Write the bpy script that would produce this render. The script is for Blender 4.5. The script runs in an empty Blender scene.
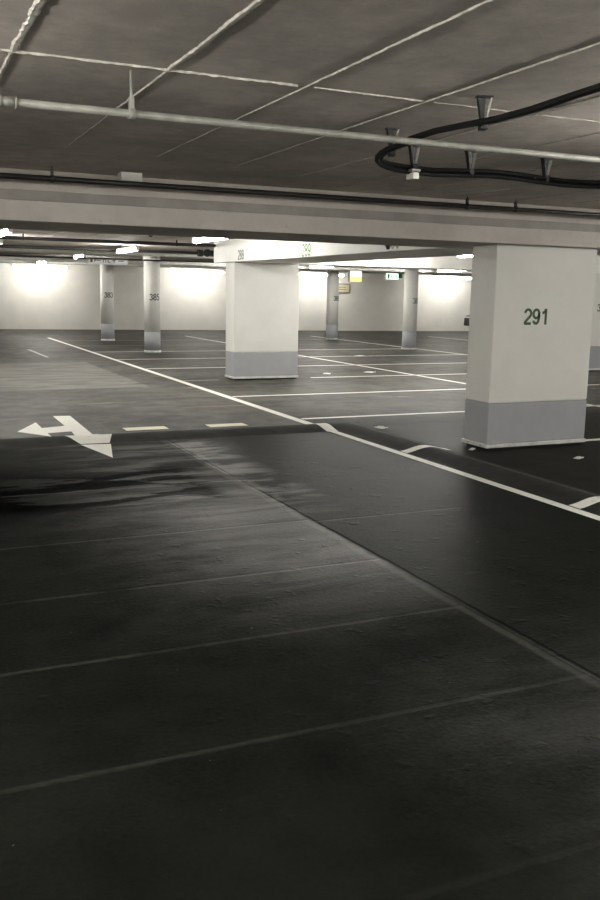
import bpy, bmesh, math, random
from mathutils import Vector, Matrix
random.seed(7)
S = bpy.context.scene
COL = S.collection
PI = math.pi

# ------------------------------------------------------------------ materials
class X:
    """tiny expression wrapper round Math nodes"""
    def __init__(s, nt, sock): s.nt = nt; s.k = sock
    def op(s, o, *a):
        n = s.nt.nodes.new('ShaderNodeMath'); n.operation = o
        for i, v in enumerate((s,) + a):
            if isinstance(v, X): s.nt.links.new(v.k, n.inputs[i])
            else: n.inputs[i].default_value = v
        return X(s.nt, n.outputs[0])
    def __add__(s, o): return s.op('ADD', o)
    def __sub__(s, o): return s.op('SUBTRACT', o)
    def __mul__(s, o): return s.op('MULTIPLY', o)
    def lt(s, v): return s.op('LESS_THAN', v)
    def gt(s, v): return s.op('GREATER_THAN', v)
    def abs(s): return s.op('ABSOLUTE')
    def clamp(s): return s.op('MAXIMUM', 0.0).op('MINIMUM', 1.0)
    def inv(s): return (s * -1.0) + 1.0
    def smooth(s, a, b):
        n = s.nt.nodes.new('ShaderNodeMapRange'); n.interpolation_type = 'SMOOTHSTEP'
        n.inputs[1].default_value = a; n.inputs[2].default_value = b
        n.inputs[3].default_value = 0; n.inputs[4].default_value = 1
        s.nt.links.new(s.k, n.inputs[0]); return X(s.nt, n.outputs[0])

def new_mat(name):
    m = bpy.data.materials.new(name); m.use_nodes = True
    nt = m.node_tree; b = nt.nodes['Principled BSDF']
    return m, nt, b

def coords(nt):
    t = nt.nodes.new('ShaderNodeTexCoord'); return t.outputs['Object']

def noise(nt, vec, scale, detail=4, rough=.55, stretch=None, dist=0.0):
    if stretch:
        mp = nt.nodes.new('ShaderNodeMapping'); mp.inputs['Scale'].default_value = stretch
        nt.links.new(vec, mp.inputs[0]); vec = mp.outputs[0]
    n = nt.nodes.new('ShaderNodeTexNoise'); n.inputs['Scale'].default_value = scale
    n.inputs['Detail'].default_value = detail; n.inputs['Roughness'].default_value = rough
    n.inputs['Distortion'].default_value = dist
    nt.links.new(vec, n.inputs['Vector']); return X(nt, n.outputs[0])

def mix(nt, fac, a, b):
    n = nt.nodes.new('ShaderNodeMix'); n.data_type = 'RGBA'
    if isinstance(fac, X): nt.links.new(fac.k, n.inputs[0])
    else: n.inputs[0].default_value = fac
    for v, i in ((a, 6), (b, 7)):
        if isinstance(v, tuple): n.inputs[i].default_value = (*v, 1)
        else: nt.links.new(v, n.inputs[i])
    return n.outputs[2]

def simple(name, col, rough=.5, metal=0, var=.12, scale=6, bump=0, bscale=60, spec=.5):
    m, nt, b = new_mat(name)
    v = coords(nt)
    n = noise(nt, v, scale, 5)
    lo = tuple(c * (1 - var) for c in col); hi = tuple(min(1, c * (1 + var)) for c in col)
    nt.links.new(mix(nt, n.smooth(.3, .7), lo, hi), b.inputs['Base Color'])
    b.inputs['Roughness'].default_value = rough; b.inputs['Metallic'].default_value = metal
    b.inputs['Specular IOR Level'].default_value = spec
    if bump:
        bn = nt.nodes.new('ShaderNodeBump'); bn.inputs['Strength'].default_value = bump
        bn.inputs['Distance'].default_value = .01
        nt.links.new(noise(nt, v, bscale, 3).k, bn.inputs['Height']); nt.links.new(bn.outputs[0], b.inputs['Normal'])
    return m

def emit(name, col, strength):
    m, nt, b = new_mat(name)
    b.inputs['Base Color'].default_value = (*col, 1)
    b.inputs['Emission Color'].default_value = (*col, 1)
    b.inputs['Emission Strength'].default_value = strength
    b.inputs['Roughness'].default_value = .4
    return m

WHITE = (.68, .67, .63)
M = {}
M['wall'] = simple('painted_white_wall', (.77, .755, .71), .7, var=.05, scale=1.2)
M['pillar'] = simple('pillar_white_paint', WHITE, .65, var=.03, scale=2.5, bump=.08, bscale=25)
M['band'] = simple('pillar_grey_paint', (.322, .326, .338), .7, var=.03, scale=4)
M['dado_metal'] = simple('base_strip', (.66, .66, .62), .4, metal=.25, var=.15, scale=9)
M['dark_gap'] = simple('recessed_base', (.012, .012, .011), .8)
M['green'] = simple('green_number_paint', (.035, .085, .02), .5, var=.05)
M['lime'] = simple('light_green_number_paint', (.09, .2, .035), .5, var=.05)
M['ink'] = simple('dark_number_paint', (.09, .095, .085), .5, var=.05)
M['pipe'] = simple('galvanised_pipe', (.27, .265, .235), .5, metal=.2, var=.18, scale=12)
M['pale_pipe'] = simple('pale_pipe', (.78, .77, .72), .45, var=.1)
M['black'] = simple('black_rubber', (.012, .012, .012), .42, var=.2)
M['grey_pipe'] = simple('grey_pipe', (.13, .125, .115), .5)
M['cable'] = simple('cable_sheath', (.008, .008, .008), .6, var=.2, spec=.25)
M['dark_pipe'] = simple('dark_pipe', (.03, .028, .026), .4, metal=.2, var=.2)
M['steel'] = simple('bracket_steel', (.8, .79, .75), .4, metal=.3, var=.1)
M['plastic'] = simple('white_plastic', (.78, .77, .72), .4, var=.03)
M['shade_band'] = simple('beam_shade_band', (.27, .248, .225), .6, var=.12, scale=4)  # beam tone darkened to stand for the pipe's shadow
M['screw'] = simple('dark_screw', (.03, .03, .03), .5)
M['paper'] = simple('white_litter', (.8, .8, .76), .7, var=.05)
M['paint_car'] = simple('black_car_paint', (.008, .008, .009), .18, var=.1)
M['glass'] = simple('dark_glass', (.03, .035, .035), .08, var=.05)
M['chrome'] = simple('chrome', (.85, .85, .85), .12, metal=1, var=.02)
M['tyre'] = simple('tyre', (.012, .012, .012), .7)
TUBE = 150
M['tube'] = emit('lamp_tube', (1.0, .982, .93), TUBE)
M['wall_tube'] = emit('wall_lamp_tube', (1.0, .975, .91), TUBE * .62)
M['exit'] = emit('exit_panel', (.62, 1.0, .78), 2.2)
M['exit_green'] = simple('exit_green', (.03, .25, .09), .4)
M['yellow'] = emit('yellow_panel', (1.0, .92, .32), 1.1)
M['pale_lit'] = emit('white_panel', (1.0, .97, .8), 1.6)
M['signface'] = simple('sign_face', (.86, .85, .86), .4, var=.03)
M['board'] = simple('yellow_board', (.70, .66, .46), .6, var=.06)
M['frame'] = simple('grey_frame', (.25, .24, .2), .5)

# concrete of beams and ceiling
def concrete(name, col, var=.16, rough=.75, bump=.25):
    m, nt, b = new_mat(name); v = coords(nt)
    a = noise(nt, v, 1.1, 6, .6); c = noise(nt, v, 9, 5, .6); f = noise(nt, v, 60, 2)
    t = (a * .6 + c * .3 + f * .1)
    lo = tuple(x * (1 - var * 1.6) for x in col); hi = tuple(x * (1 + var * 1.6) for x in col)
    base = mix(nt, t.smooth(.34, .66), lo, hi)
    pits = noise(nt, v, 14, 2, .5, stretch=(1, 3.2, 1)).smooth(.70, .735)
    base = mix(nt, pits * .45, base, tuple(x * .45 for x in col))
    nt.links.new(base, b.inputs['Base Color'])
    b.inputs['Roughness'].default_value = rough
    bn = nt.nodes.new('ShaderNodeBump'); bn.inputs['Strength'].default_value = bump; bn.inputs['Distance'].default_value = .01
    nt.links.new((c * .5 + f * .2).k, bn.inputs['Height']); nt.links.new(bn.outputs[0], b.inputs['Normal'])
    return m
M['ceiling'] = concrete('ceiling_concrete', (.60, .54, .485))
M['mortar'] = simple('seam_mortar', (.56, .53, .47), .85, var=.25, scale=30, bump=.5, bscale=90)
M['dull_mortar'] = simple('dull_seam', (.40, .37, .33), .85, var=.15, scale=20)
M['beam'] = concrete('beam_painted_concrete', (.50, .462, .425), var=.07, bump=.1)
M['beam_white'] = simple('beam_white_paint', (.80, .79, .745), .6, var=.05, scale=2)

def paint_mat(name, col):
    m, nt, b = new_mat(name); v = coords(nt)
    w = noise(nt, v, 11, 6, .65); f = noise(nt, v, 70, 3, .6)
    worn = (w * .65 + f * .35).smooth(.30, .46)
    c = mix(nt, worn, tuple(x * .45 for x in col), col)
    nt.links.new(c, b.inputs['Base Color']); b.inputs['Roughness'].default_value = .55
    return m
M['paint'] = paint_mat('road_paint', (.86, .85, .78))
M['paint_yellow'] = paint_mat('road_paint_yellowed', (.80, .77, .58))
M['paint_faint'] = paint_mat('road_paint_worn', (.27, .265, .24))

def floor_mat():
    m, nt, b = new_mat('asphalt_floor'); v = coords(nt)
    sp = nt.nodes.new('ShaderNodeSeparateXYZ'); nt.links.new(v, sp.inputs[0])
    x, y = X(nt, sp.outputs[0]), X(nt, sp.outputs[1])
    big = noise(nt, v, .55, 5, .6); mid = noise(nt, v, 3.2, 6, .62); fine = noise(nt, v, 45, 3, .6)
    grit = noise(nt, v, 160, 2, .5)
    streak = noise(nt, v, 1.6, 6, .65, stretch=(.55, 2.2, 1), dist=.6)
    wob = (mid - .5) * .06
    # base tone
    tone = (big * .45 + mid * .35 + fine * .2)
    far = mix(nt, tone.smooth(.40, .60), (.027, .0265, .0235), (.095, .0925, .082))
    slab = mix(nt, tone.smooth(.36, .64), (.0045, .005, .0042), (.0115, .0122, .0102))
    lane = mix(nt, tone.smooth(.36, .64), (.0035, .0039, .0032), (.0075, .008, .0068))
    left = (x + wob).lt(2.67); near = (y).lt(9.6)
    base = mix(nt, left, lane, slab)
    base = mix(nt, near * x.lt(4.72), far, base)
    # darker bays around the near pillar
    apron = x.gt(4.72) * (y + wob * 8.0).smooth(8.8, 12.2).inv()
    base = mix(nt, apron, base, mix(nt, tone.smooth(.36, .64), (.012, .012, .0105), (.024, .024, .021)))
    # lighter worn patch beyond the hump on the lane
    worn = (x.lt(3.95) * (y + wob * 3.0).gt(14.7) * (y + wob * 3.0).lt(20.1))
    base = mix(nt, worn * .75, base, mix(nt, streak.smooth(.38, .6), (.09, .088, .08), (.19, .185, .165)))
    # pale scuffs everywhere far away, laid along the bays
    sc = noise(nt, v, 1.1, 7, .7, stretch=(.5, 2.0, 1), dist=.4).smooth(.60, .70) * y.gt(10.2)
    base = mix(nt, sc * .75, base, (.30, .215, .19))
    scd = noise(nt, v, .9, 6, .7, stretch=(.45, 2.4, 1), dist=.3).smooth(.56, .66) * y.gt(10.2)
    base = mix(nt, scd * .85, base, (.020, .0195, .018))
    # dried-out wet stain in front of the hump
    zone = (y.smooth(5.9, 6.7) * y.smooth(7.6, 9.0).inv() * x.smooth(2.3, 2.75).inv())
    pale = (streak.smooth(.46, .60)) * (y.smooth(5.6, 7.0) * x.smooth(2.9, 3.2).inv() * x.smooth(.9, 2.0) * near)
    base = mix(nt, pale * .6, base, (.055, .054, .047))
    st = noise(nt, v, 1.25, 7, .62, stretch=(.6, 2.0, 1), dist=.5)
    wet = (st.smooth(.43, .48)) * zone
    base = mix(nt, wet * .95, base, (.0025, .0025, .0023))
    # joints of the slabs
    jw = wob * .6
    lines = None
    for yy in (-1.0, -.05, .9, 1.86, 2.82, 3.75, 4.65, 5.68, 7.15):
        l = ((y + jw - yy).abs()).smooth(.006, .022).inv() * x.lt(2.67)
        lines = l if lines is None else lines.op('MAXIMUM', l)
    lines = lines.op('MAXIMUM', ((y + jw - 5.62).abs()).smooth(.006, .024).inv() * x.gt(2.67) * x.lt(3.95))
    brk = mid.smooth(.34, .56)
    base = mix(nt, lines * brk * (y.smooth(1.4, 4.2) * .42 + .08), base, (.06, .058, .051))
    lj = ((x + jw - 2.69).abs()).smooth(.004, .022).inv() * near
    ld = ((x + jw - 2.635).abs()).smooth(.01, .035).inv() * near
    base = mix(nt, ld * .7, base, (.04, .04, .035))
    base = mix(nt, lj * y.smooth(5.6, 6.6).inv() * .75, base, (.005, .005, .005))
    smear = ((x + wob * 3.0 - 2.72).abs()).smooth(.02, .10).inv() * y.smooth(5.8, 6.8) * near * mid.smooth(.4, .6)
    base = mix(nt, smear * .8, base, (.11, .108, .096))
    # blotches and crumbs
    cr = noise(nt, v, 5.5, 4, .7, stretch=(.7, 1.6, 1)).smooth(.69, .72) * near
    base = mix(nt, cr * .8, base, (.006, .006, .006))
    sp2 = noise(nt, v, 26, 2, .5).smooth(.765, .785)
    base = mix(nt, sp2 * .35, base, (.2, .2, .18))
    nt.links.new(base, b.inputs['Base Color'])
    r = (mid * .20 + fine * .10) + .28
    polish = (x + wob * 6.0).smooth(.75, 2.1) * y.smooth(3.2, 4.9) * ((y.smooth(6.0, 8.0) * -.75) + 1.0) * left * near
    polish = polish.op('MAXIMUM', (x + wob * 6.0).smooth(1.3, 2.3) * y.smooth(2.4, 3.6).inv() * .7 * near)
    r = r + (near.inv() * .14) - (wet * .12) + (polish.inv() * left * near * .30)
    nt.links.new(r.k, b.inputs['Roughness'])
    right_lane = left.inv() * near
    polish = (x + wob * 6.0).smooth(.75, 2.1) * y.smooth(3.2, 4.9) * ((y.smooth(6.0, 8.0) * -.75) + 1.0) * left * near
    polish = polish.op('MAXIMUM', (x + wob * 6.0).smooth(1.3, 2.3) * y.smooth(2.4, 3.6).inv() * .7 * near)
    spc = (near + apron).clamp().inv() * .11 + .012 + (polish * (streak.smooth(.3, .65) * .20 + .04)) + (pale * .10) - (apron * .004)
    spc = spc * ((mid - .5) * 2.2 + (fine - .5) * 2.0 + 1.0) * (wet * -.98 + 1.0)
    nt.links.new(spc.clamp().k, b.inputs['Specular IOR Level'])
    bn = nt.nodes.new('ShaderNodeBump'); bn.inputs['Strength'].default_value = .6; bn.inputs['Distance'].default_value = .008
    blob = noise(nt, v, 7, 3, .6).smooth(.60, .72)
    h = fine * .6 + grit * .35 + mid * .9 + blob * .8 - lj * 1.5 - lines * .6
    nt.links.new(h.k, bn.inputs['Height']); nt.links.new(bn.outputs[0], b.inputs['Normal'])
    return m
M['floor'] = floor_mat()
M['hump'] = simple('hump_asphalt', (.015, .015, .0135), .85, var=.35, scale=5, bump=.5, bscale=70, spec=.2)
M['hump_edge'] = simple('hump_pale_edge', (.06, .058, .05), .8, var=.35, scale=14, spec=.2)

# ------------------------------------------------------------------ mesh helpers
class MB:
    def __init__(s): s.bm = bmesh.new(); s.mats = []
    def mi(s, m):
        if m not in s.mats: s.mats.append(m)
        return s.mats.index(m)
    def _set(s, faces, m):
        if m is not None:
            i = s.mi(m)
            for f in faces: f.material_index = i
    def box(s, x0, x1, y0, y1, z0, z1, bev=0, m=None, rz=0):
        r = bmesh.ops.create_cube(s.bm, size=1)
        vs = r['verts']
        c = Vector(((x0 + x1) / 2, (y0 + y1) / 2, (z0 + z1) / 2))
        for v in vs:
            p = Vector((v.co.x * (x1 - x0), v.co.y * (y1 - y0), v.co.z * (z1 - z0)))
            if rz: p.rotate(Matrix.Rotation(rz, 3, 'Z'))
            v.co = p + c
        fs = {f for v in vs for f in v.link_faces}
        if bev:
            es = list({e for v in vs for e in v.link_edges})
            r = bmesh.ops.bevel(s.bm, geom=es, offset=bev, segments=2, affect='EDGES', profile=.5)
            fs |= set(r['faces'])
        s._set([f for f in fs if f.is_valid], m)
        return s
    def frame_at(s, d):
        d = d.normalized(); a = Vector((0, 0, 1)) if abs(d.z) < .9 else Vector((1, 0, 0))
        u = d.cross(a).normalized(); return u, d.cross(u).normalized()
    def cone(s, p, q, r0, r1, seg=16, m=None, caps=True):
        p, q = Vector(p), Vector(q); u, w = s.frame_at(q - p)
        A = []; B = []
        for i in range(seg):
            a = 2 * PI * i / seg; d = u * math.cos(a) + w * math.sin(a)
            A.append(s.bm.verts.new(p + d * r0)); B.append(s.bm.verts.new(q + d * r1))
        fs = [s.bm.faces.new((A[i], A[(i + 1) % seg], B[(i + 1) % seg], B[i])) for i in range(seg)]
        for f in fs: f.smooth = True
        if caps: fs += [s.bm.faces.new(A[::-1]), s.bm.faces.new(B)]
        s._set(fs, m); return s
    def cyl(s, p, q, r, seg=16, m=None): return s.cone(p, q, r, r, seg, m)
    def tube(s, pts, r, seg=10, m=None):
        pts = [Vector(p) for p in pts]; rings = []
        for i, p in enumerate(pts):
            d = (pts[min(i + 1, len(pts) - 1)] - pts[max(i - 1, 0)]); u, w = s.frame_at(d)
            rings.append([s.bm.verts.new(p + (u * math.cos(2 * PI * k / seg) + w * math.sin(2 * PI * k / seg)) * r) for k in range(seg)])
        fs = []
        for a, b in zip(rings, rings[1:]):
            for k in range(seg):
                f = s.bm.faces.new((a[k], a[(k + 1) % seg], b[(k + 1) % seg], b[k])); f.smooth = True; fs.append(f)
        fs += [s.bm.faces.new(rings[0][::-1]), s.bm.faces.new(rings[-1])]
        s._set(fs, m); return s
    def prism(s, poly, axis, a, b, m=None):
        """2D polygon swept along an axis ('x','y','z')"""
        def P(u, v, t): return {'x': (t, u, v), 'y': (u, t, v), 'z': (u, v, t)}[axis]
        A = [s.bm.verts.new(P(u, v, a)) for u, v in poly]; B = [s.bm.verts.new(P(u, v, b)) for u, v in poly]
        n = len(poly); fs = [s.bm.faces.new((A[i], A[(i + 1) % n], B[(i + 1) % n], B[i])) for i in range(n)]
        fs += [s.bm.faces.new(A[::-1]), s.bm.faces.new(B)]
        s._set(fs, m); return s
    def quad(s, pts, m=None):
        f = s.bm.faces.new([s.bm.verts.new(p) for p in pts]); s._set([f], m); return s
    def build(s, name, mat, parent=None, origin=None):
        bmesh.ops.recalc_face_normals(s.bm, faces=s.bm.faces)
        me = bpy.data.meshes.new(name)
        if origin is None: origin = parent['_o'] if parent is not None and '_o' in parent else (0, 0, 0)
        bmesh.ops.translate(s.bm, verts=s.bm.verts, vec=-Vector(origin))
        s.bm.to_mesh(me); s.bm.free()
        for x in (s.mats or [mat]): me.materials.append(x)
        o = bpy.data.objects.new(name, me); COL.objects.link(o)
        if parent is not None: o.parent = parent; o['_o'] = tuple(origin)
        else: o.location = origin; o['_o'] = tuple(origin)
        return o

def tag(o, label=None, cat=None, group=None, kind=None):
    if label: o['label'] = label
    if cat: o['category'] = cat
    if group: o['group'] = group
    if kind: o['kind'] = kind
    return o

def empty(name, loc, label, cat, group=None, kind=None):
    o = bpy.data.objects.new(name, None); COL.objects.link(o); o.location = loc; o['_o'] = tuple(loc)
    o.empty_display_size = .2
    return tag(o, label, cat, group, kind)

def copy_tree(o, loc, label=None, group=None):
    r = o.copy(); COL.objects.link(r); r.location = loc
    if label: r['label'] = label
    if group: r['group'] = group
    for ch in list(o.children):
        c = ch.copy(); COL.objects.link(c); c.parent = r
        for g in list(ch.children):
            d = g.copy(); COL.objects.link(d); d.parent = c
    return r

def struct(o): o['kind'] = 'structure'; return o

def arc(cx, cy, rx, ry, a0, a1, n=22):
    return [(cx + rx * math.cos(math.radians(a0 + (a1 - a0) * i / n)), cy + ry * math.sin(math.radians(a0 + (a1 - a0) * i / n))) for i in range(n + 1)]
GLYPH = {
 '0': [arc(.29, .5, .205, .435, 90, 450, 32)],
 '1': [[(.36, 0), (.36, 1.0)], [(.11, .745), (.2, .752), (.27, .79), (.315, .86), (.335, .96)]],
 '2': [arc(.285, .69, .205, .245, 172, -28) + [(.38, .46), (.26, .34), (.15, .22), (.095, .12), (.09, .05)], [(.035, .062), (.51, .062)]],
 '3': [arc(.275, .725, .185, .21, 165, -90, 18), arc(.275, .29, .215, .225, 90, -168, 18)],
 '5': [[(.47, .935), (.15, .935), (.105, .50)], [(.105, .49), (.14, .53)] + arc(.275, .33, .21, .265, 125, -160, 18)],
 '7': [[(.04, .935), (.50, .935)], [(.47, .93), (.36, .70), (.27, .45), (.22, .2), (.20, 0)]],
 '8': [arc(.285, .73, .185, .205, 90, 450, 28), arc(.285, .285, .215, .22, 90, 450, 28)],
 '9': [arc(.275, .67, .2, .265, 0, 360, 30), [(.475, .70), (.475, .52), (.455, .33), (.40, .14), (.30, .065), (.19, .08), (.11, .17), (.095, .25)]],
}
def digits_mesh(name, txt, size, w):
    bm = bmesh.new(); x0 = 0
    for ch in txt:
        for path in GLYPH[ch]:
            P = [Vector((x, y)) for x, y in path]; L = []; closed = (P[0] - P[-1]).length < 1e-4
            for i, p in enumerate(P):
                a = P[i - 1] if i else (P[-2] if closed else p); b = P[i + 1] if i < len(P) - 1 else (P[1] if closed else p)
                d1 = (p - a).normalized() if (p - a).length > 1e-6 else (b - p).normalized()
                d2 = (b - p).normalized() if (b - p).length > 1e-6 else d1
                d = (d1 + d2).normalized(); n = Vector((-d.y, d.x)); k = min(1.6, 1 / max(.5, d.dot(d1)))
                L.append((p + n * w * .5 * k, p - n * w * .5 * k))
            V = [[bm.verts.new(((x0 + q.x) * size, q.y * size, 0)) for q in pr] for pr in L]
            for a, b in zip(V, V[1:]): bm.faces.new((a[0], b[0], b[1], a[1]))
        x0 += .585
    me = bpy.data.meshes.new(name); bm.to_mesh(me); bm.free()
    return me

def text_part(name, txt, mat, parent, center, size, normal, bold=.0, xs=1.0, curve_r=None):
    """flat painted number; normal = '-y' or '-x'; curve_r wraps it round a column"""
    me = digits_mesh(name, txt, size, .165 + bold * 3)
    o0 = Vector(parent['_o']); c = Vector(center)
    xsv = [v.co.x for v in me.vertices]; ysv = [v.co.y for v in me.vertices]
    cx, cy = (min(xsv) + max(xsv)) / 2, (min(ysv) + max(ysv)) / 2
    for v in me.vertices:
        x, y = (v.co.x - cx) * xs, v.co.y - cy
        if curve_r:
            rr, ang = curve_r; a = ang + x / rr
            p = Vector((c.x + rr * math.cos(a), c.y + rr * math.sin(a), c.z + y))
        elif normal == '-y': p = Vector((c.x + x, c.y, c.z + y))
        else: p = Vector((c.x, c.y - x, c.z + y))
        v.co = p - o0
    me.materials.clear(); me.materials.append(mat)
    o = bpy.data.objects.new(name, me); COL.objects.link(o); o.parent = parent
    return o

# ------------------------------------------------------------------ layout constants
H_CEIL = 2.50
BACK, LEFTX, RIGHTX = -5.0, -4.0, 31.0
def wall_y(x): return 36.55 - .118 * (x - 4)

# ------------------------------------------------------------------ shell
mb = MB()
mb.quad([(LEFTX, BACK, 0), (RIGHTX, BACK, 0), (RIGHTX, wall_y(RIGHTX), 0), (LEFTX, wall_y(LEFTX), 0)])
floor = struct(mb.build('floor', M['floor'], origin=(0, 0, 0)))

def seam(mb, p, q, w, th, step=.03, jit=.3, gaps=(), mat='mortar'):
    """rough mortar seam standing out of the ceiling from p to q (xy)"""
    p, q = Vector((*p, 0)), Vector((*q, 0)); L = (q - p).length; d = (q - p) / L; n = Vector((-d.y, d.x, 0))
    k = max(2, int(L / step)); prev = None; i_m = mb.mi(M[mat])
    off = 0
    for i in range(k + 1):
        t = i / k; c = p + d * (L * t)
        off = off * .8 + random.uniform(-1, 1) * w * .06
        ww = w * (1 + random.uniform(-jit, jit)); tt = th * (1 + random.uniform(-jit, jit))
        c = c + n * off
        a = mb.bm.verts.new((*(c + n * ww * .5).xy, H_CEIL + .002)); e = mb.bm.verts.new((*(c - n * ww * .5).xy, H_CEIL + .002))
        f1 = mb.bm.verts.new((*(c + n * ww * .22).xy, H_CEIL - tt)); f2 = mb.bm.verts.new((*(c - n * ww * .22).xy, H_CEIL - tt))
        cur = (a, f1, f2, e)
        if prev and not any(g0 < L * t < g1 for g0, g1 in gaps):
            for u in range(3):
                f = mb.bm.faces.new((prev[u], prev[u + 1], cur[u + 1], cur[u])); f.material_index = i_m
        prev = cur
mb = MB(); mb.mi(M['ceiling'])
mb.box(LEFTX, RIGHTX, BACK, 37.9, H_CEIL, H_CEIL + .25, m=M['ceiling'])
ceiling = struct(mb.build('ceiling', M['ceiling'], origin=(0, 0, 0)))
mb = MB()
for x0, w, y1 in ((-2.02, .02, 6), (-1.39, .02, 6), (-.76, .025, 6.2), (-.13, .025, 6.4), (.505, .036, 6.6), (1.125, .030, 6.25), (1.755, .019, 6.3), (2.385, .016, 6.4), (3.02, .008, 6.7), (3.65, .008, 7.3), (4.28, .012, 7.2), (4.9, .012, 7.2), (5.53, .012, 7.2), (6.16, .012, 7.2)):
    ym = 3.83
    mt = 'dull_mortar' if x0 > 2.9 else 'mortar'
    seam(mb, (x0, -4), (x0, ym), w, .006, mat=mt)
    seam(mb, (x0, ym), (x0, ym + 1.0), w * .6, .005, mat=mt)
    seam(mb, (x0, ym + 1.0), (x0, y1), w * .34, .004, jit=.5, mat='dull_mortar')
seam(mb, (-4, 3.83), (1.71, 3.84), .024, .008)
seam(mb, (1.79, 3.84), (2.36, 3.85), .017, .006)
seam(mb, (2.42, 3.85), (7.4, 3.83), .009, .004, jit=.6, mat='dull_mortar')
for x0 in (.6, 1.3, 2.0, 2.7, 3.4):
    seam(mb, (x0, 9.3), (x0 + .02, 30), .02, .006, step=.2)
sm = mb.build('mortar_seams', M['mortar'], parent=ceiling); sm['label'] = 'pale rough mortar seams'

def slab_wall(name, pts, th=.2):
    (x0, y0), (x1, y1) = pts; mb = MB()
    d = Vector((x1 - x0, y1 - y0, 0)).normalized(); n = Vector((-d.y, d.x, 0)) * th
    poly = [(x0, y0), (x1, y1), (x1 + n.x, y1 + n.y), (x0 + n.x, y0 + n.y)]
    mb.prism(poly, 'z', 0, H_CEIL); return struct(mb.build(name, M['wall'], origin=(x0, y0, 0)))
slab_wall('wall_far', [(LEFTX, wall_y(LEFTX)), (RIGHTX, wall_y(RIGHTX))])
slab_wall('wall_back', [(RIGHTX, BACK), (LEFTX, BACK)])
slab_wall('wall_left', [(LEFTX, BACK), (LEFTX, wall_y(LEFTX))])
slab_wall('wall_right', [(RIGHTX, wall_y(RIGHTX)), (RIGHTX, BACK)])

# beams
BF, BB, BZ = 7.50, 8.66, 2.11
mb = MB(); mb.box(LEFTX, RIGHTX, BF, BB, BZ, H_CEIL, bev=.008)
beam = struct(mb.build('ceiling_beam', M['beam'], origin=(0, BF, BZ)))
tag(beam, 'near concrete ceiling beam crossing the whole picture above the white pillar', 'beam')
mb = MB(); mb.box(LEFTX, RIGHTX, BF - .012, BF, 2.266, 2.345, bev=.003)  # thin dark strip added as the pipe's shadow band on the beam face
o = mb.build('shadow_strip', M['shade_band'], parent=beam); o['label'] = 'shadow band laid as a darker strip along the face of the beam'
mb = MB(); mb.box(5.66, 6.93, BB, 16.45, BZ, H_CEIL, bev=.008)
ubeam = struct(mb.build('ceiling_beam', M['beam_white'], origin=(6.3, 12, BZ)))
tag(ubeam, 'white ceiling beam with green bay numbers running back to the second pillar', 'beam')
mb = MB(); mb.box(6.93, RIGHTX, 15.55, 16.45, BZ, H_CEIL, bev=.008)
b3 = struct(mb.build('ceiling_beam', M['beam_white'], origin=(14, 16, BZ)))
tag(b3, 'brightly lit white ceiling beam behind, running right from the second pillar', 'beam')
nx = 5.66 - .003
o = text_part('bay_number', '289', M['lime'], ubeam, (nx, 12.30, 2.21), .185, '-x', .0); o['label'] = 'green bay number 289 painted on the beam'
o = text_part('bay_number', '288', M['ink'], ubeam, (nx, 15.0, 2.22), .17, '-x', -.01); o['label'] = 'dark bay number 288 painted on the beam'
o = text_part('bay_number', '290', M['green'], ubeam, (nx, 9.78, 2.225), .17, '-x', .0); o['label'] = 'bay number 290 half hidden by the near beam'

# ------------------------------------------------------------------ hump and floor paint
HC, HU = 9.65, 5.03          # crest lines of the two legs
HW_C, HW_U, HH = .30, .27, .048
def bell(t): return HH * (math.cos(PI * t) * .5 + .5) ** .8 if abs(t) < 1 else 0.0
def hump_z(x, y):
    z = 0
    if x < HU + HW_U: z = max(z, bell((y - HC) / HW_C) if x < HU else bell(max(abs(y - HC) / HW_C, abs(x - HU) / HW_U)))
    if y < HC: z = max(z, bell((x - HU) / HW_U))
    return z
mb = MB(); N = 14
def hump_row(kind, s):
    row = []
    for i in range(N + 1):
        t = -1 + 2 * i / N
        if kind == 'c': p = (s, HC + t * HW_C)
        elif kind == 'corner': p = (HU + t * HW_U, HC + t * HW_C)
        else: p = (HU + t * HW_U, s)
        e = 1 + (random.uniform(-.012, .012) if abs(t) == 1 else 0)
        row.append(mb.bm.verts.new((p[0], p[1] , bell(t) * 1.0 + (.0 if abs(t) < 1 else -.004))))
    return row
rows = [hump_row('c', LEFTX + .02 + i * (HU - HW_U - LEFTX - .02) / 60) for i in range(61)] + [hump_row('corner', 0)] + [hump_row('u', HC - HW_C - i * (HC - HW_C + 4.9) / 60) for i in range(61)]
a_i, e_i = mb.mi(M['hump']), mb.mi(M['hump_edge'])
for ri, (a, b) in enumerate(zip(rows, rows[1:])):
    for i in range(N):
        f = mb.bm.faces.new((a[i], a[i + 1], b[i + 1], b[i])); f.smooth = True
        f.material_index = e_i if (i == 8 and ri >= 61) else a_i  # paler band just past the crest of the second leg
hump = mb.build('speed_hump', M['hump'], origin=(HU, HC, 0))
tag(hump, 'low black asphalt hump crossing the lane and turning along the bays beside the near pillar', 'speed bump')

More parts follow.
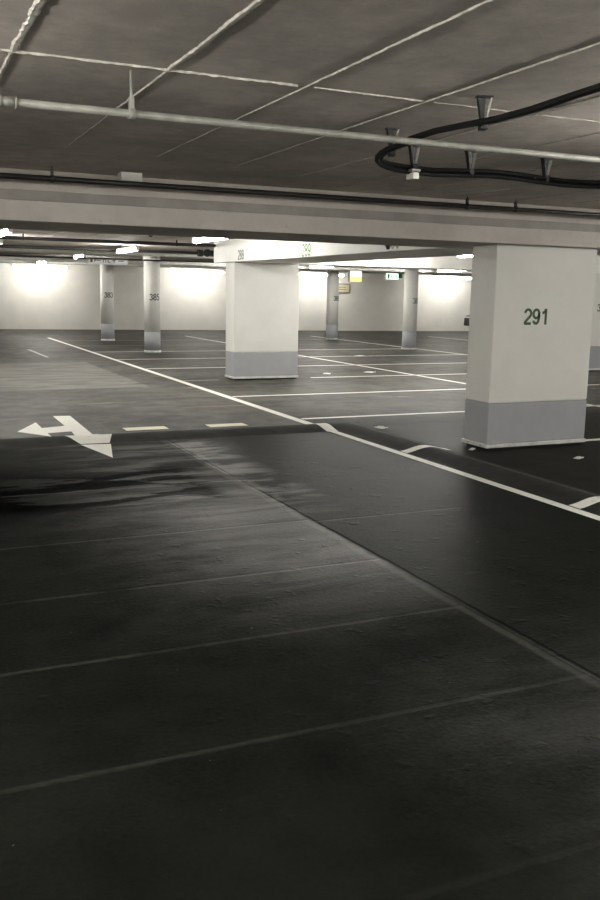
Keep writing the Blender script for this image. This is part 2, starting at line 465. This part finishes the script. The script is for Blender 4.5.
def painted(name, poly, mat, label=None, cuts_x=(), cuts_y=()):
    bm = bmesh.new(); bm.faces.new([bm.verts.new((x, y, 0)) for x, y in poly])
    for c in cuts_x: bmesh.ops.bisect_plane(bm, geom=bm.verts[:] + bm.edges[:] + bm.faces[:], plane_co=(c, 0, 0), plane_no=(1, 0, 0))
    for c in cuts_y: bmesh.ops.bisect_plane(bm, geom=bm.verts[:] + bm.edges[:] + bm.faces[:], plane_co=(0, c, 0), plane_no=(0, 1, 0))
    for v in bm.verts:
        h = hump_z(v.co.x, v.co.y); v.co.z = h + (.0028 if h == 0 else .004)
    me = bpy.data.meshes.new(name)
    for f in bm.faces:
        if f.normal.z < 0: f.normal_flip()
    bm.to_mesh(me); bm.free(); me.materials.append(mat)
    o = bpy.data.objects.new(name, me); COL.objects.link(o); o.parent = floor
    if label: o['label'] = label
    return o
CY = [HC - HW_C + i * HW_C / 6 for i in range(13)]
CX = [HU - HW_U + i * HW_U / 6 for i in range(13)]
def rect(x0, x1, y0, y1): return [(x0, y0), (x1, y0), (x1, y1), (x0, y1)]
def vrect(x0, x1, y, w=.095): return rect(x0, x1, y - w / 2, y + w / 2)
painted('lane_line', [(4.64, -4), (4.74, -4), (4.74, HC - HW_C), (4.64, HC - HW_C)], M['paint'], 'long white line along the foot of the hump')
painted('lane_line', [(4.62, HC - HW_C), (4.76, HC - HW_C), (4.76, HC + HW_C), (4.60, HC + HW_C)], M['paint'], 'piece of white line crossing over the hump', cuts_y=CY)
painted('lane_line', [(4.62, HC + HW_C), (4.745, HC + HW_C), (4.80, 30.2), (4.70, 30.2)], M['paint'], 'long white line running back along the bays')
painted('lane_line', rect(9.56, 9.66, -2, 31.0), M['paint'], 'white line between the two rows of bays')
painted('lane_line', rect(14.29, 14.39, -2, 30.6), M['paint'], 'white line along the far row of bays')
painted('lane_line', rect(19.0, 19.1, 16, 30), M['paint'], 'white line furthest to the right')
for k in range(-1, 11):
    y = 2.75 + 2.56 * k - (.0 if k else 0)
    if k >= 3:
        w = .1
        if k == 5:
            painted('bay_line', vrect(4.78, 5.45, y, w), M['paint_faint'])
            painted('bay_line', vrect(7.3, 14.3, y, w), M['paint'])
        else: painted('bay_line', vrect(4.78, 14.3, y, w), M['paint'] if k < 9 else M['paint_faint'])
    else:
        painted('bay_line', vrect(4.76, HU + HW_U, y, w=.13), M['paint'], 'short white bay line painted over the hump', cuts_x=CX)
        painted('bay_line', vrect(6.98, 14.3, y, .1), M['paint'])
# lane arrow (straight on and left), its head crosses the hump
painted('turn_arrow', [(1.85, 11.6), (2.06, 11.56), (2.02, 9.95), (1.82, 9.95), (1.84, 10.27), (1.57, 10.22), (1.57, 9.97), (1.27, 10.42), (1.57, 11.1), (1.57, 10.62), (1.845, 10.72)], M['paint'], 'white painted arrow pointing ahead and left')
painted('arrow_head', [(1.66, 9.68), (2.16, 9.64), (2.07, 9.36), (1.77, 9.37)], M['paint'], 'part of the white arrow on the hump', cuts_y=CY)
painted('arrow_stem', [(1.82, 9.95), (2.02, 9.95), (2.03, 9.66), (1.80, 9.66)], M['paint'], cuts_y=CY)
painted('arrow_head', [(1.765, 9.345), (2.07, 9.30), (1.91, 8.51)], M['paint'], 'white tip of the arrow in front of the hump')
for x0, x1, y in ((.48, .99, 10.25), (2.44, 2.94, 10.24), (3.44, 3.92, 10.21)):
    painted('give_way_dash', rect(x0, x1, y - .11, y + .11), M['paint_yellow'], 'short pale dash across the lane behind the hump')
painted('short_dash', [(3.29, 24.5), (3.39, 24.5), (3.42, 21.6), (3.34, 21.6)], M['paint_faint'])

# ------------------------------------------------------------------ rectangular pillars
def rect_pillar(x0, x1, y0, y1, top, number, ncol, nsize, label, band=.495):
    p = empty('pillar', ((x0 + x1) / 2, (y0 + y1) / 2, 0), label, 'pillar', kind='thing')
    mb = MB(); mb.box(x0, x1, y0, y1, band, top - .001, bev=.014); mb.build('shaft', M['pillar'], parent=p)
    mb = MB(); mb.box(x0, x1, y0, y1, .064, band, bev=.010); o = mb.build('painted_band', M['band'], parent=p); o['label'] = 'grey painted foot of the pillar'
    e = .012
    mb = MB(); mb.box(x0 - e, x1 + e, y0 - e, y1 + e, .026, .064, bev=.004)
    st = mb.build('base_strip', M['dado_metal'], parent=p); st['label'] = 'pale metal strip round the base'
    for t in (.22, .74):
        yy = y0 + (y1 - y0) * t; MB().cyl((x0 - e - .003, yy, .045), (x0 - e + .004, yy, .045), .007, 8).build('screw', M['screw'], parent=st)
    mb = MB(); mb.box(x0 + .03, x1 - .03, y0 + .03, y1 - .03, 0, .03); mb.build('plinth', M['dark_gap'], parent=p)
    if number:
        o = text_part('bay_number', number, ncol, p, number_pos(x0, x1, y0, number), nsize, '-y', .0, 1.12); o['label'] = 'painted number ' + number
    return p
def number_pos(x0, x1, y0, n):
    return {'291': (6.175, y0 - .003, 1.392)}.get(n, (14.20, y0 - .003, 1.38))
rect_pillar(5.645, 6.95, 7.67, 8.10, BZ, '291', M['green'], .165, 'large near white rectangular pillar with green 291 and grey painted foot')
rect_pillar(5.69, 6.965, 15.42, 15.86, BZ, None, None, 0, 'white rectangular pillar without a number under the beam at the centre of the garage', band=.505)
rect_pillar(13.45, 14.72, 15.40, 15.84, BZ, '377', M['ink'], .16, 'white rectangular pillar partly hidden behind the right side of pillar 291', band=.55)

# ------------------------------------------------------------------ round columns
def round_column(x, y, number, ang, label, r=.205, band=.53):
    p = empty('column', (x, y, 0), label, 'column', 'round white columns', kind='thing')
    MB().cyl((x, y, band), (x, y, H_CEIL), r, 40).build('shaft', M['pillar'], parent=p)
    o = MB().cyl((x, y, .05), (x, y, band), r + .001, 40).build('painted_band', M['band'], parent=p); o['label'] = 'grey painted foot of the column'
    MB().cyl((x, y, .0), (x, y, .05), r + .012, 40).build('base_strip', M['dado_metal'], parent=p)
    mb = MB(); mb.cyl((x, y, 2.40), (x, y, 2.47), r + .018, 40); mb.cyl((x, y, 2.335), (x, y, 2.372), r + .012, 40)
    mb.build('collar', M['plastic'], parent=p)
    o = text_part('bay_number', number, M['ink'], p, (x, y, 1.41), .165, '', .0, 1.0, curve_r=(r + .004, ang)); o['label'] = 'painted number ' + number
    return p
A0 = -PI / 2
round_column(6.25, 23.0, '385', A0 + .08, 'white round column numbered 385, the nearer of the two left of the central pillar')
round_column(6.29, 28.4, '383', A0 + .05, 'white round column standing under the white hanging sign')
round_column(14.08, 28.35, '389', A0 + .35, 'white round column beside the yellow sign, just right of the central pillar')
round_column(13.99, 23.05, '387', A0 + .45, 'white round column beside the green exit sign')

# ------------------------------------------------------------------ fluorescent lamps
def make_lamp(loc, L, label, group, tube='tube', rot=0.0):
    o0 = empty('fluorescent_light', loc, label, 'light', group)
    h = L / 2
    mb = MB(); mb.box(-.035, .035, -h, h, .036, .07, bev=.006); mb.build('housing', M['plastic'], parent=o0, origin=(0, 0, 0))
    mb = MB(); mb.cyl((0, -h + .035, 0), (0, h - .035, 0), .034, 16); mb.build('tube', M[tube], parent=o0, origin=(0, 0, 0))
    for s in (-1, 1):
        mb = MB(); mb.box(-.034, .034, s * h - .02, s * h + .02, -.03, .04, bev=.005); mb.build('end_cap', M['plastic'], parent=o0, origin=(0, 0, 0))
        mb = MB(); mb.cyl((0, s * h * .6, .08), (0, s * h * .6, H_CEIL - loc[2]), .006, 8); mb.build('hanger', M['steel'], parent=o0, origin=(0, 0, 0))
    o0.rotation_euler.z = rot
    return o0
LZ = 2.365
G1 = 'strip lights over the driving lane'
make_lamp((4.52, 13.3, LZ), 1.55, 'bright strip light hanging just left of the beam end above the central pillar', G1)
make_lamp((4.50, 18.4, LZ), 1.6, 'strip light glowing above the tops of the two left columns', G1)
make_lamp((4.45, 23.1, LZ), 1.25, 'strip light left of the white hanging sign', G1)
make_lamp((4.52, 2.9, 2.28), 1.6, 'strip light over the near lane', G1)
make_lamp((9.3, 12.95, 2.285), 1.6, 'strip light at the upper left corner of pillar 291', 'strip lights over the bays')
make_lamp((9.9, 5.2, LZ), 1.6, 'strip light over the bays beside pillar 291', 'strip lights over the bays')
make_lamp((9.9, 20.45, LZ), 1.6, 'strip light over the bays behind the lit beam', 'strip lights over the bays')
make_lamp((1.62, 14.0, LZ), 1.5, 'strip light at the left edge of the picture just beyond the near beam', G1)
make_lamp((1.89, 17.5, LZ), 1.4, 'strip light at the left edge of the picture, the further one', G1)
for x, y, z in ((-1.0, 2.9, 2.28), (-1.0, 9.9, LZ), (-1.0, 24.9, LZ)):  # unseen lamps added left of the view to fill the lane
    make_lamp((x, y, z), 1.6, 'added fill strip light hanging out of sight of the picture', G1)
make_lamp((4.45, 29.0, LZ), 1.6, 'strip light whose end glows above the far wall at the left edge', G1)
make_lamp((8.5, 14.75, 2.40), 1.6, 'added unseen strip light close in front of the bright white beam', 'strip lights over the bays', rot=PI / 2)  # hidden lamp added to light up the beam face
for x, y in ((9.9, 24.9), (12.0, 18.2), (12.0, 24.95), (16.6, 13.3), (16.6, 18.4), (16.6, 24.9), (22.0, 13.3), (22.0, 24.9), (16.6, 5.2)):  # extra lamps added to brighten the far columns and ceiling
    make_lamp((x, y, LZ), 1.6, 'added strip light under the ceiling of the far bays, mostly hidden by beams', 'added strip lights over the far bays')
for x in (-2.0, 1.8, 5.6, 9.4):  # unseen lamps added along the back wall to brighten near ceiling and beam
    make_lamp((x, BACK + .8, 2.12), 2.0, 'added fill strip light hanging out of sight of the picture', G1, rot=PI / 2)
for x in (-1.6, 2.4):  # unseen lamps added behind the camera to lift the near ceiling
    make_lamp((x, -1.7, 2.10), 1.0, 'added fill strip light hanging out of sight of the picture', G1, rot=PI / 2)
GW = 'strip lights along the far wall'
wr = math.atan(.118)
for x, lab in ((5.3, 'strip light on the far wall nearest the left edge'), (11.3, 'strip light on the far wall between column 385 and the central pillar'),
               (16.3, 'strip light on the far wall beside the yellow sign'), (22.3, 'strip light on the far wall between the exit sign column and pillar 291'),
               (-.5, 'strip light on the far wall outside to the left'), (28.3, 'strip light on the far wall hidden behind pillar 291')):
    make_lamp((x, wall_y(x) - 1.2, 2.31), 2.0, lab, GW, tube='wall_tube', rot=PI / 2 - wr)

# ------------------------------------------------------------------ pipes
def pipe(y, z, r, mat, x0, x1, label, name='pipe', rods=(-2.0, 2.2, 4.9), couplings=(), cat='pipe', group=None):
    p = empty(name, ((x0 + x1) / 2, y, z), label, cat, group)
    MB().cyl((x0, y, z), (x1, y, z), r, 16).build('run', mat, parent=p)
    for x in rods:
        mb = MB(); mb.cyl((x, y, z + r), (x, y, H_CEIL + .002), .006, 8); mb.cyl((x - .014, y, z), (x + .014, y, z), r + .006, 16)
        mb.box(x - .01, x + .01, y - .012, y + .012, z + r, z + r + .05)
        o = mb.build('hanger', mat, parent=p)
    for x in couplings:
        mb = MB(); mb.cyl((x - .028, y, z), (x + .028, y, z), r + .004, 16)
        for s in (-1, 1): mb.cyl((x + s * .03 - .004, y, z), (x + s * .03 + .004, y, z), r + .009, 16)
        o = mb.build('coupling', mat, parent=p); o['label'] = 'ribbed coupling'
    return p
pipe(3.94, 2.328, .0165, M['pipe'], LEFTX, 12, 'grey galvanised pipe across the top of the picture hung from a thin rod', rods=(-1.4, .99, 3.6, 5.8), couplings=(.49,))
pipe(7.22, 2.410, .021, M['dark_pipe'], LEFTX, 14, 'thin black pipe hung just in front of the near beam', rods=(-1.3, 1.2, 4.95, 5.5, 8.4), couplings=())
GP = 'pipes under the ceiling beyond the near beam'
x1 = 5.64
pipe(16.3, 2.42, .03, M['dark_pipe'], LEFTX, x1, 'nearest dark pipe under the ceiling beyond the near beam', group=GP)
vp = pipe(19.5, 2.41, .032, M['dark_pipe'], LEFTX, 13.0, 'dark pipe with a black valve ending behind the white beam', group=GP)
pipe(22.35, 2.315, .018, M['dark_pipe'], LEFTX, 20, 'thin dark pipe passing in front of the top of column 385', group=GP)
pipe(21.4, 2.43, .05, M['pale_pipe'], LEFTX, 13, 'thick pale pipe lit from the lamps beyond the near beam', group=GP)
pipe(23.9, 2.41, .035, M['grey_pipe'], LEFTX, 22, 'dark pipe just behind column 385', group=GP)
pipe(26.0, 2.36, .055, M['pale_pipe'], LEFTX, 22, 'thick pale pipe in front of the column with the hanging sign', group=GP)
pipe(27.3, 2.38, .03, M['grey_pipe'], LEFTX, 22, 'dark pipe in front of the rear columns', group=GP)
pipe(30.6, 2.42, .06, M['pale_pipe'], LEFTX, 25, 'thick pale pipe behind the rear columns', group=GP)
pipe(31.6, 2.41, .03, M['grey_pipe'], LEFTX, 25, 'lowest dark pipe in front of the far wall', group=GP)
# valve on the second pipe
mb = MB(); vx = 6.5
mb.cyl((vx - .16, 19.5, 2.41), (vx - .05, 19.5, 2.41), .075, 14); mb.cyl((vx - .05, 19.5, 2.41), (vx + .16, 19.5, 2.41), .05, 14)
mb.cyl((vx + .12, 19.5, 2.41), (vx + .2, 19.5, 2.41), .07, 14); mb.cyl((vx, 19.5, 2.41), (vx, 19.32, 2.41), .02, 8); mb.cyl((vx, 19.33, 2.41), (vx, 19.30, 2.41), .085, 14)
mb.build('valve', M['black'], parent=vp)

# ------------------------------------------------------------------ black cable loop with its brackets
ck = []
for y in [-1 + .25 * i for i in range(24)]: ck.append((2.555 + .012 * math.sin(y * 3), min(y, 4.36), 2.392 + .013 * math.sin((y - 3.75) * 4.6)))
ck = [c for i, c in enumerate(ck) if i == 0 or c[1] > ck[i - 1][1]]
for i in range(1, 9):
    a = i / 8 * PI / 2; ck.append((2.555 + .42 * (1 - math.cos(a)), 4.36 + .66 * math.sin(a), 2.385 - .003 * i))
for i in range(1, 34):
    x = 2.975 + .2 * i; ck.append((x, 5.02 - .03 * math.sin(i * .35), 2.362 + .010 * math.sin(x * 5.6)))
cab = empty('cable', (2.6, 4.6, 2.36), 'thick black cable looping under the ceiling at the upper right', 'cable')
for sg in (-1, 1):
    pts = []
    for x, y, z in ck:
        t = min(1, max(0, (x - 2.6) / .3))         # side by side on the first run, one above the other after the bend
        pts.append((x + sg * .0155 * (1 - t), y, z + sg * .0135 * t + (1 - t) * .004 * sg))
    MB().tube(pts, .0155 if sg < 0 else .0145, 12).build('strand', M['cable'], parent=cab)
GB = 'steel brackets holding the black cable'
def bracket(x, y, rz, label):
    p = empty('cable_bracket', (x, y, H_CEIL), label, 'bracket', GB)
    mb = MB(); mb.box(-.038, .038, -.022, .022, -.006, 0); mb.build('top_plate', M['black'], parent=p, origin=(0, 0, 0))
    for s in (-1, 1):
        mb = MB()
        mb.quad([(s * .033, -.02, -.004), (s * .033, .02, -.004), (s * .013, .016, -.115), (s * .013, -.016, -.115)])
        bmesh.ops.solidify(mb.bm, geom=mb.bm.faces[:], thickness=.007)
        mb.build('side_strap', M['steel' if s > 0 else 'dark_pipe'], parent=p, origin=(0, 0, 0))
    mb = MB(); mb.prism([(-.031, -.004), (.006, -.004), (.003, -.115), (-.012, -.115)], 'y', .0, .018); mb.build('gusset', M['black'], parent=p, origin=(0, 0, 0))
    mb = MB(); mb.box(-.018, .018, -.027, .027, -.150, -.11, bev=.006); mb.build('clamp', M['black'], parent=p, origin=(0, 0, 0))
    p.rotation_euler.z = rz
    return p
bracket(2.555, 3.63, -.35, 'tapered steel bracket holding the cable above the grey pipe, uppermost of the five')
bracket(2.605, 4.55, -.3, 'tapered bracket at the bend of the black cable, leftmost of the five')
bracket(3.02, 5.0, -.1, 'tapered bracket with the white clip below it')
bracket(3.44, 5.0, -.1, 'tapered bracket on the straight cable run next right from the white clip')
bracket(4.04, 5.0, -.1, 'tapered bracket nearest the right edge of the picture')
mb = MB(); mb.box(2.998, 3.042, 4.965, 5.05, 2.30, 2.34, bev=.006); mb.box(2.988, 3.052, 4.965, 5.05, 2.345, 2.36, bev=.004)
o = mb.build('clip', M['plastic'], parent=cab); o['label'] = 'small white clip on the cable'

# junction box on the ceiling in front of the beam
j = empty('junction_box', (1.815, 7.30, 2.43), 'small white box on the ceiling edge above the black pipe', 'box')
mb = MB(); mb.box(1.73, 1.90, 7.24, 7.36, 2.435, 2.502, bev=.004); mb.build('body', M['plastic'], parent=j)
mb = MB(); mb.box(1.736, 1.894, 7.234, 7.242, 2.441, 2.494, bev=.002); mb.build('cover', M['plastic'], parent=j)
# small black sensor below the rear edge of the near beam
s = empty('sensor', (5.0, 8.75, 2.11), 'tiny black sensor hanging at the near beam beside number 289', 'sensor')
sx, sy = 4.98, 8.72
mb = MB(); mb.box(sx - .025, sx + .025, BB, sy + .03, 2.11, 2.15); mb.build('mount', M['black'], parent=s)
mb = MB(); mb.cone((sx, sy, 2.115), (sx, sy, 2.07), .03, .012, 12); mb.build('tip', M['black'], parent=s)
d = empty('ceiling_detector', (3.85, 14.2, H_CEIL), 'small dark detector on the ceiling left of the bright strip light', 'detector')
mb = MB(); mb.cyl((3.85, 14.2, 2.46), (3.85, 14.2, H_CEIL), .06, 16); mb.build('base', M['black'], parent=d)
mb = MB(); mb.cone((3.85, 14.2, 2.41), (3.85, 14.2, 2.46), .025, .05, 16); mb.build('head', M['black'], parent=d)

# ------------------------------------------------------------------ signs
def hang(p, xs, y, z0):
    for x in xs: MB().cyl((x, y, z0), (x, y, H_CEIL), .008, 8).build('hanger', M['steel'], parent=p)
s = empty('hanging_sign', (5.62, 25.2, 2.3), 'white hanging direction sign with small dark marks above the left columns', 'sign')
mb = MB(); mb.box(5.08, 6.16, 25.18, 25.24, 2.255, 2.445, bev=.006); mb.build('panel', M['signface'], parent=s)
for k, (a, b, c0, c1) in enumerate(((.06, .12, .05, .14), (.16, .34, .09, .11), (.17, .19, .06, .14), (.40, .42, .05, .14), (.40, .49, .12, .14), (.47, .49, .05, .14), (.53, .61, .05, .07), (.53, .55, .05, .14), (.66, .76, .10, .12), (.70, .72, .05, .14), (.82, .98, .085, .11))):
    MB().box(5.08 + a, 5.08 + b, 25.174, 25.182, 2.255 + c0, 2.255 + c1).build('mark', M['ink'], parent=s)
hang(s, (5.2, 6.05), 25.21, 2.44)
s = empty('exit_sign', (17.6, 30.9, 2.2), 'lit green and white exit sign hanging left of a round column', 'exit sign')
ex0, ex1, ey = 17.34, 17.86, 30.4
mb = MB(); mb.box(ex0 - .02, ex1 + .02, ey, ey + .1, 2.13, 2.375, bev=.01); mb.build('case', M['plastic'], parent=s)
mb = MB(); mb.box(ex0, ex1, ey - .012, ey + .001, 2.145, 2.36); mb.build('lit_panel', M['exit'], parent=s)
mb = MB()   # running figure, door and arrow
mb.box(ex0 + .06, ex0 + .14, ey - .018, ey - .011, 2.17, 2.34)
mb.cyl((ex0 + .24, ey - .018, 2.315), (ex0 + .24, ey - .011, 2.315), .018, 12)
mb.prism([(ex0 + .2, 2.29), (ex0 + .26, 2.295), (ex0 + .25, 2.23), (ex0 + .29, 2.18), (ex0 + .26, 2.17), (ex0 + .22, 2.22), (ex0 + .17, 2.18), (ex0 + .16, 2.2), (ex0 + .21, 2.24)], 'y', ey - .018, ey - .011)
mb.box(ex0 + .34, ex0 + .42, ey - .018, ey - .011, 2.24, 2.265); mb.prism([(ex0 + .42, 2.29), (ex0 + .48, 2.252), (ex0 + .42, 2.215)], 'y', ey - .018, ey - .011)
mb.build('pictogram', M['exit_green'], parent=s)
mb = MB(); mb.box(ex1 + .02, ex1 + .20, ey + .02, ey + .1, 2.19, 2.345, bev=.01); o = mb.build('end_box', M['exit_green'], parent=s); o['label'] = 'dark green end box'
hang(s, (ex0 + .05, ex1 - .05), ey + .05, 2.37)
s = empty('yellow_sign', (16.2, 31.2, 2.1), 'lit yellow sign hanging right of a round column before the far wall', 'sign')
yx, yy = 15.58, 30.0
mb = MB(); mb.box(yx, yx + .50, yy, yy + .14, 2.00, 2.42, bev=.01); mb.build('case', M['plastic'], parent=s)
mb = MB(); mb.box(yx + .015, yx + .485, yy - .01, yy + .001, 2.015, 2.20); mb.build('lower_panel', M['yellow'], parent=s)
mb = MB(); mb.box(yx + .015, yx + .485, yy - .01, yy + .001, 2.20, 2.405); mb.build('upper_panel', M['pale_lit'], parent=s)
hang(s, (yx + .08, yx + .38), yy + .07, 2.4)
bx = 17.6; wy = wall_y(bx) - .015
s = empty('wall_board', (bx, wy, 1.8), 'pale yellow notice board on the far wall below the yellow sign', 'sign')
mb = MB(); mb.box(bx - .5, bx + .5, wy - .03, wy, 1.62, 1.98, rz=-wr); mb.build('panel', M['board'], parent=s)
mb = MB()
for z in (1.625, 1.975): mb.box(bx - .5, bx + .5, wy - .05, wy - .025, z - .02, z + .02, rz=-wr)
for k in (-1, 1): mb.box(bx + k * .5 - .015, bx + k * .5 + .015, wy - .05 - k * .06, wy - .025 - k * .06, 1.62, 1.98, rz=-wr)
mb.build('frame', M['frame'], parent=s)
mb = MB()
for z in (1.75, 1.84): mb.box(bx - .32, bx + .34, wy - .036, wy - .028, z - .018, z + .018, rz=-wr)
mb.build('faded_lines', M['frame'], parent=s)

# ------------------------------------------------------------------ parked car, mostly hidden by pillar 291
cx0, cy0, cy1 = 22.72, 31.3, 33.0
car = empty('car', (cx0 + 2.1, (cy0 + cy1) / 2, 0), 'black car parked by the far wall, its nose showing past pillar 291', 'car')
low = [(0, .30), (.02, .62), (.12, .74), (1.05, .92), (3.6, .95), (4.12, .88), (4.2, .5), (4.15, .28)]
mb = MB(); mb.prism([(cx0 + a, b) for a, b in low], 'y', cy0, cy1); bmesh.ops.bevel(mb.bm, geom=mb.bm.edges[:], offset=.05, segments=3, affect='EDGES', profile=.6); mb.build('body', M['paint_car'], parent=car)
gl = [(.95, .90), (1.75, 1.40), (3.0, 1.43), (3.75, .93)]
mb = MB(); mb.prism([(cx0 + a, b) for a, b in gl], 'y', cy0 + .1, cy1 - .1); bmesh.ops.bevel(mb.bm, geom=mb.bm.edges[:], offset=.05, segments=2, affect='EDGES'); mb.build('cabin_glass', M['glass'], parent=car)
for wx in (.78, 3.4):
    for a, b in ((cy0 - .01, cy0 + .2), (cy1 - .2, cy1 + .01)):
        w = MB().cyl((cx0 + wx, a, .31), (cx0 + wx, b, .31), .31, 28).build('wheel', M['tyre'], parent=car)
        yy0 = a - .006 if a < cy0 else b + .006
        MB().cyl((cx0 + wx, yy0, .31), (cx0 + wx, (a + b) / 2, .31), .2, 20).build('rim', M['chrome'], parent=w)
for a, b in ((cy0 + .06, cy0 + .42), (cy1 - .42, cy1 - .06)):
    mb = MB(); mb.box(cx0 + .02, cx0 + .16, a, b, .62, .70, bev=.02); mb.build('headlight', M['chrome'], parent=car)
mb = MB(); mb.box(cx0 + 1.05, cx0 + 1.2, cy0 - .14, cy0 + .02, .92, 1.02, bev=.02); mb.build('mirror', M['paint_car'], parent=car)
mb = MB(); mb.box(cx0 - .012, cx0 + .02, cy0 + .5, cy1 - .5, .40, .50); mb.build('number_plate', M['plastic'], parent=car)

# ------------------------------------------------------------------ litter
GL = 'white scraps of paper on the floor'
def scrap(x, y, w, l, rz, label):
    bm = bmesh.new(); n = 6; rows = []
    for i in range(n + 1):
        rows.append([bm.verts.new(((i / n - .5) * w * (1 + random.uniform(-.06, .06)), (k / n - .5) * l * (1 + random.uniform(-.06, .06)), .004 + .018 * abs(math.sin(i * 1.3 + k * .9)) * (i / n))) for k in range(n + 1)])
    for a, b in zip(rows, rows[1:]):
        for k in range(n): bm.faces.new((a[k], b[k], b[k + 1], a[k + 1]))
    bmesh.ops.recalc_face_normals(bm, faces=bm.faces)
    bmesh.ops.solidify(bm, geom=bm.faces[:], thickness=.002)
    me = bpy.data.meshes.new('paper_scrap'); bm.to_mesh(me); bm.free(); me.materials.append(M['paper'])
    o = bpy.data.objects.new('paper_scrap', me); COL.objects.link(o); o.location = (x, y, 0); o.rotation_euler.z = rz
    tag(o, label, 'litter', GL)
scrap(6.26, 6.97, .085, .07, .3, 'white scrap of paper on the dark floor at the right of pillar 291')
scrap(5.37, 9.42, .09, .16, .2, 'white scrap on the floor just behind the hump left of pillar 291')
scrap(8.98, 16.29, .16, .2, .5, 'white scrap on a bay line between the exit sign column and the central pillar')
scrap(11.1, 20.7, .2, .25, .1, 'furthest white scrap, beside the long line of the bays')
scrap(7.96, 16.2, .1, .14, .9, 'small white scrap just right of the central pillar foot')
scrap(5.52, 7.75, .06, .05, .4, 'tiny pale scrap by the left base corner of pillar 291')

# ------------------------------------------------------------------ world, camera, view
w = bpy.data.worlds.new('World'); S.world = w; w.use_nodes = True
w.node_tree.nodes['Background'].inputs[0].default_value = (0, 0, 0, 1)
F, PITCH, ROLL, YAW = 903.8, .172847, .0179314, .428332
cam = bpy.data.cameras.new('camera'); co = bpy.data.objects.new('camera', cam); COL.objects.link(co)
cy_, sy_ = math.cos(YAW), math.sin(YAW)
fw = Vector((sy_ * math.cos(PITCH), cy_ * math.cos(PITCH), -math.sin(PITCH)))
r0 = Vector((cy_, -sy_, 0)); up0 = r0.cross(fw)
c_, s_ = math.cos(ROLL), math.sin(ROLL)
right = r0 * c_ + up0 * s_; up = up0 * c_ - r0 * s_
m = Matrix((right, up, -fw)).transposed().to_4x4(); m.translation = (0, 0, 1.6)
co.matrix_world = m
cam.sensor_fit = 'VERTICAL'; cam.sensor_height = 36; cam.lens = 36 * F / 900; cam.clip_start = .05; cam.clip_end = 200
S.camera = co
S.view_settings.view_transform = 'Standard'; S.view_settings.look = 'None'
S.view_settings.gamma = 1; S.view_settings.use_curve_mapping = False
S.view_settings.exposure = 0.0
S.cycles.use_denoising = True
S.cycles.max_bounces = 10; S.cycles.diffuse_bounces = 6; S.cycles.glossy_bounces = 4
S.cycles.sample_clamp_indirect = 8
for o in bpy.data.objects:
    if '_o' in o: del o['_o']
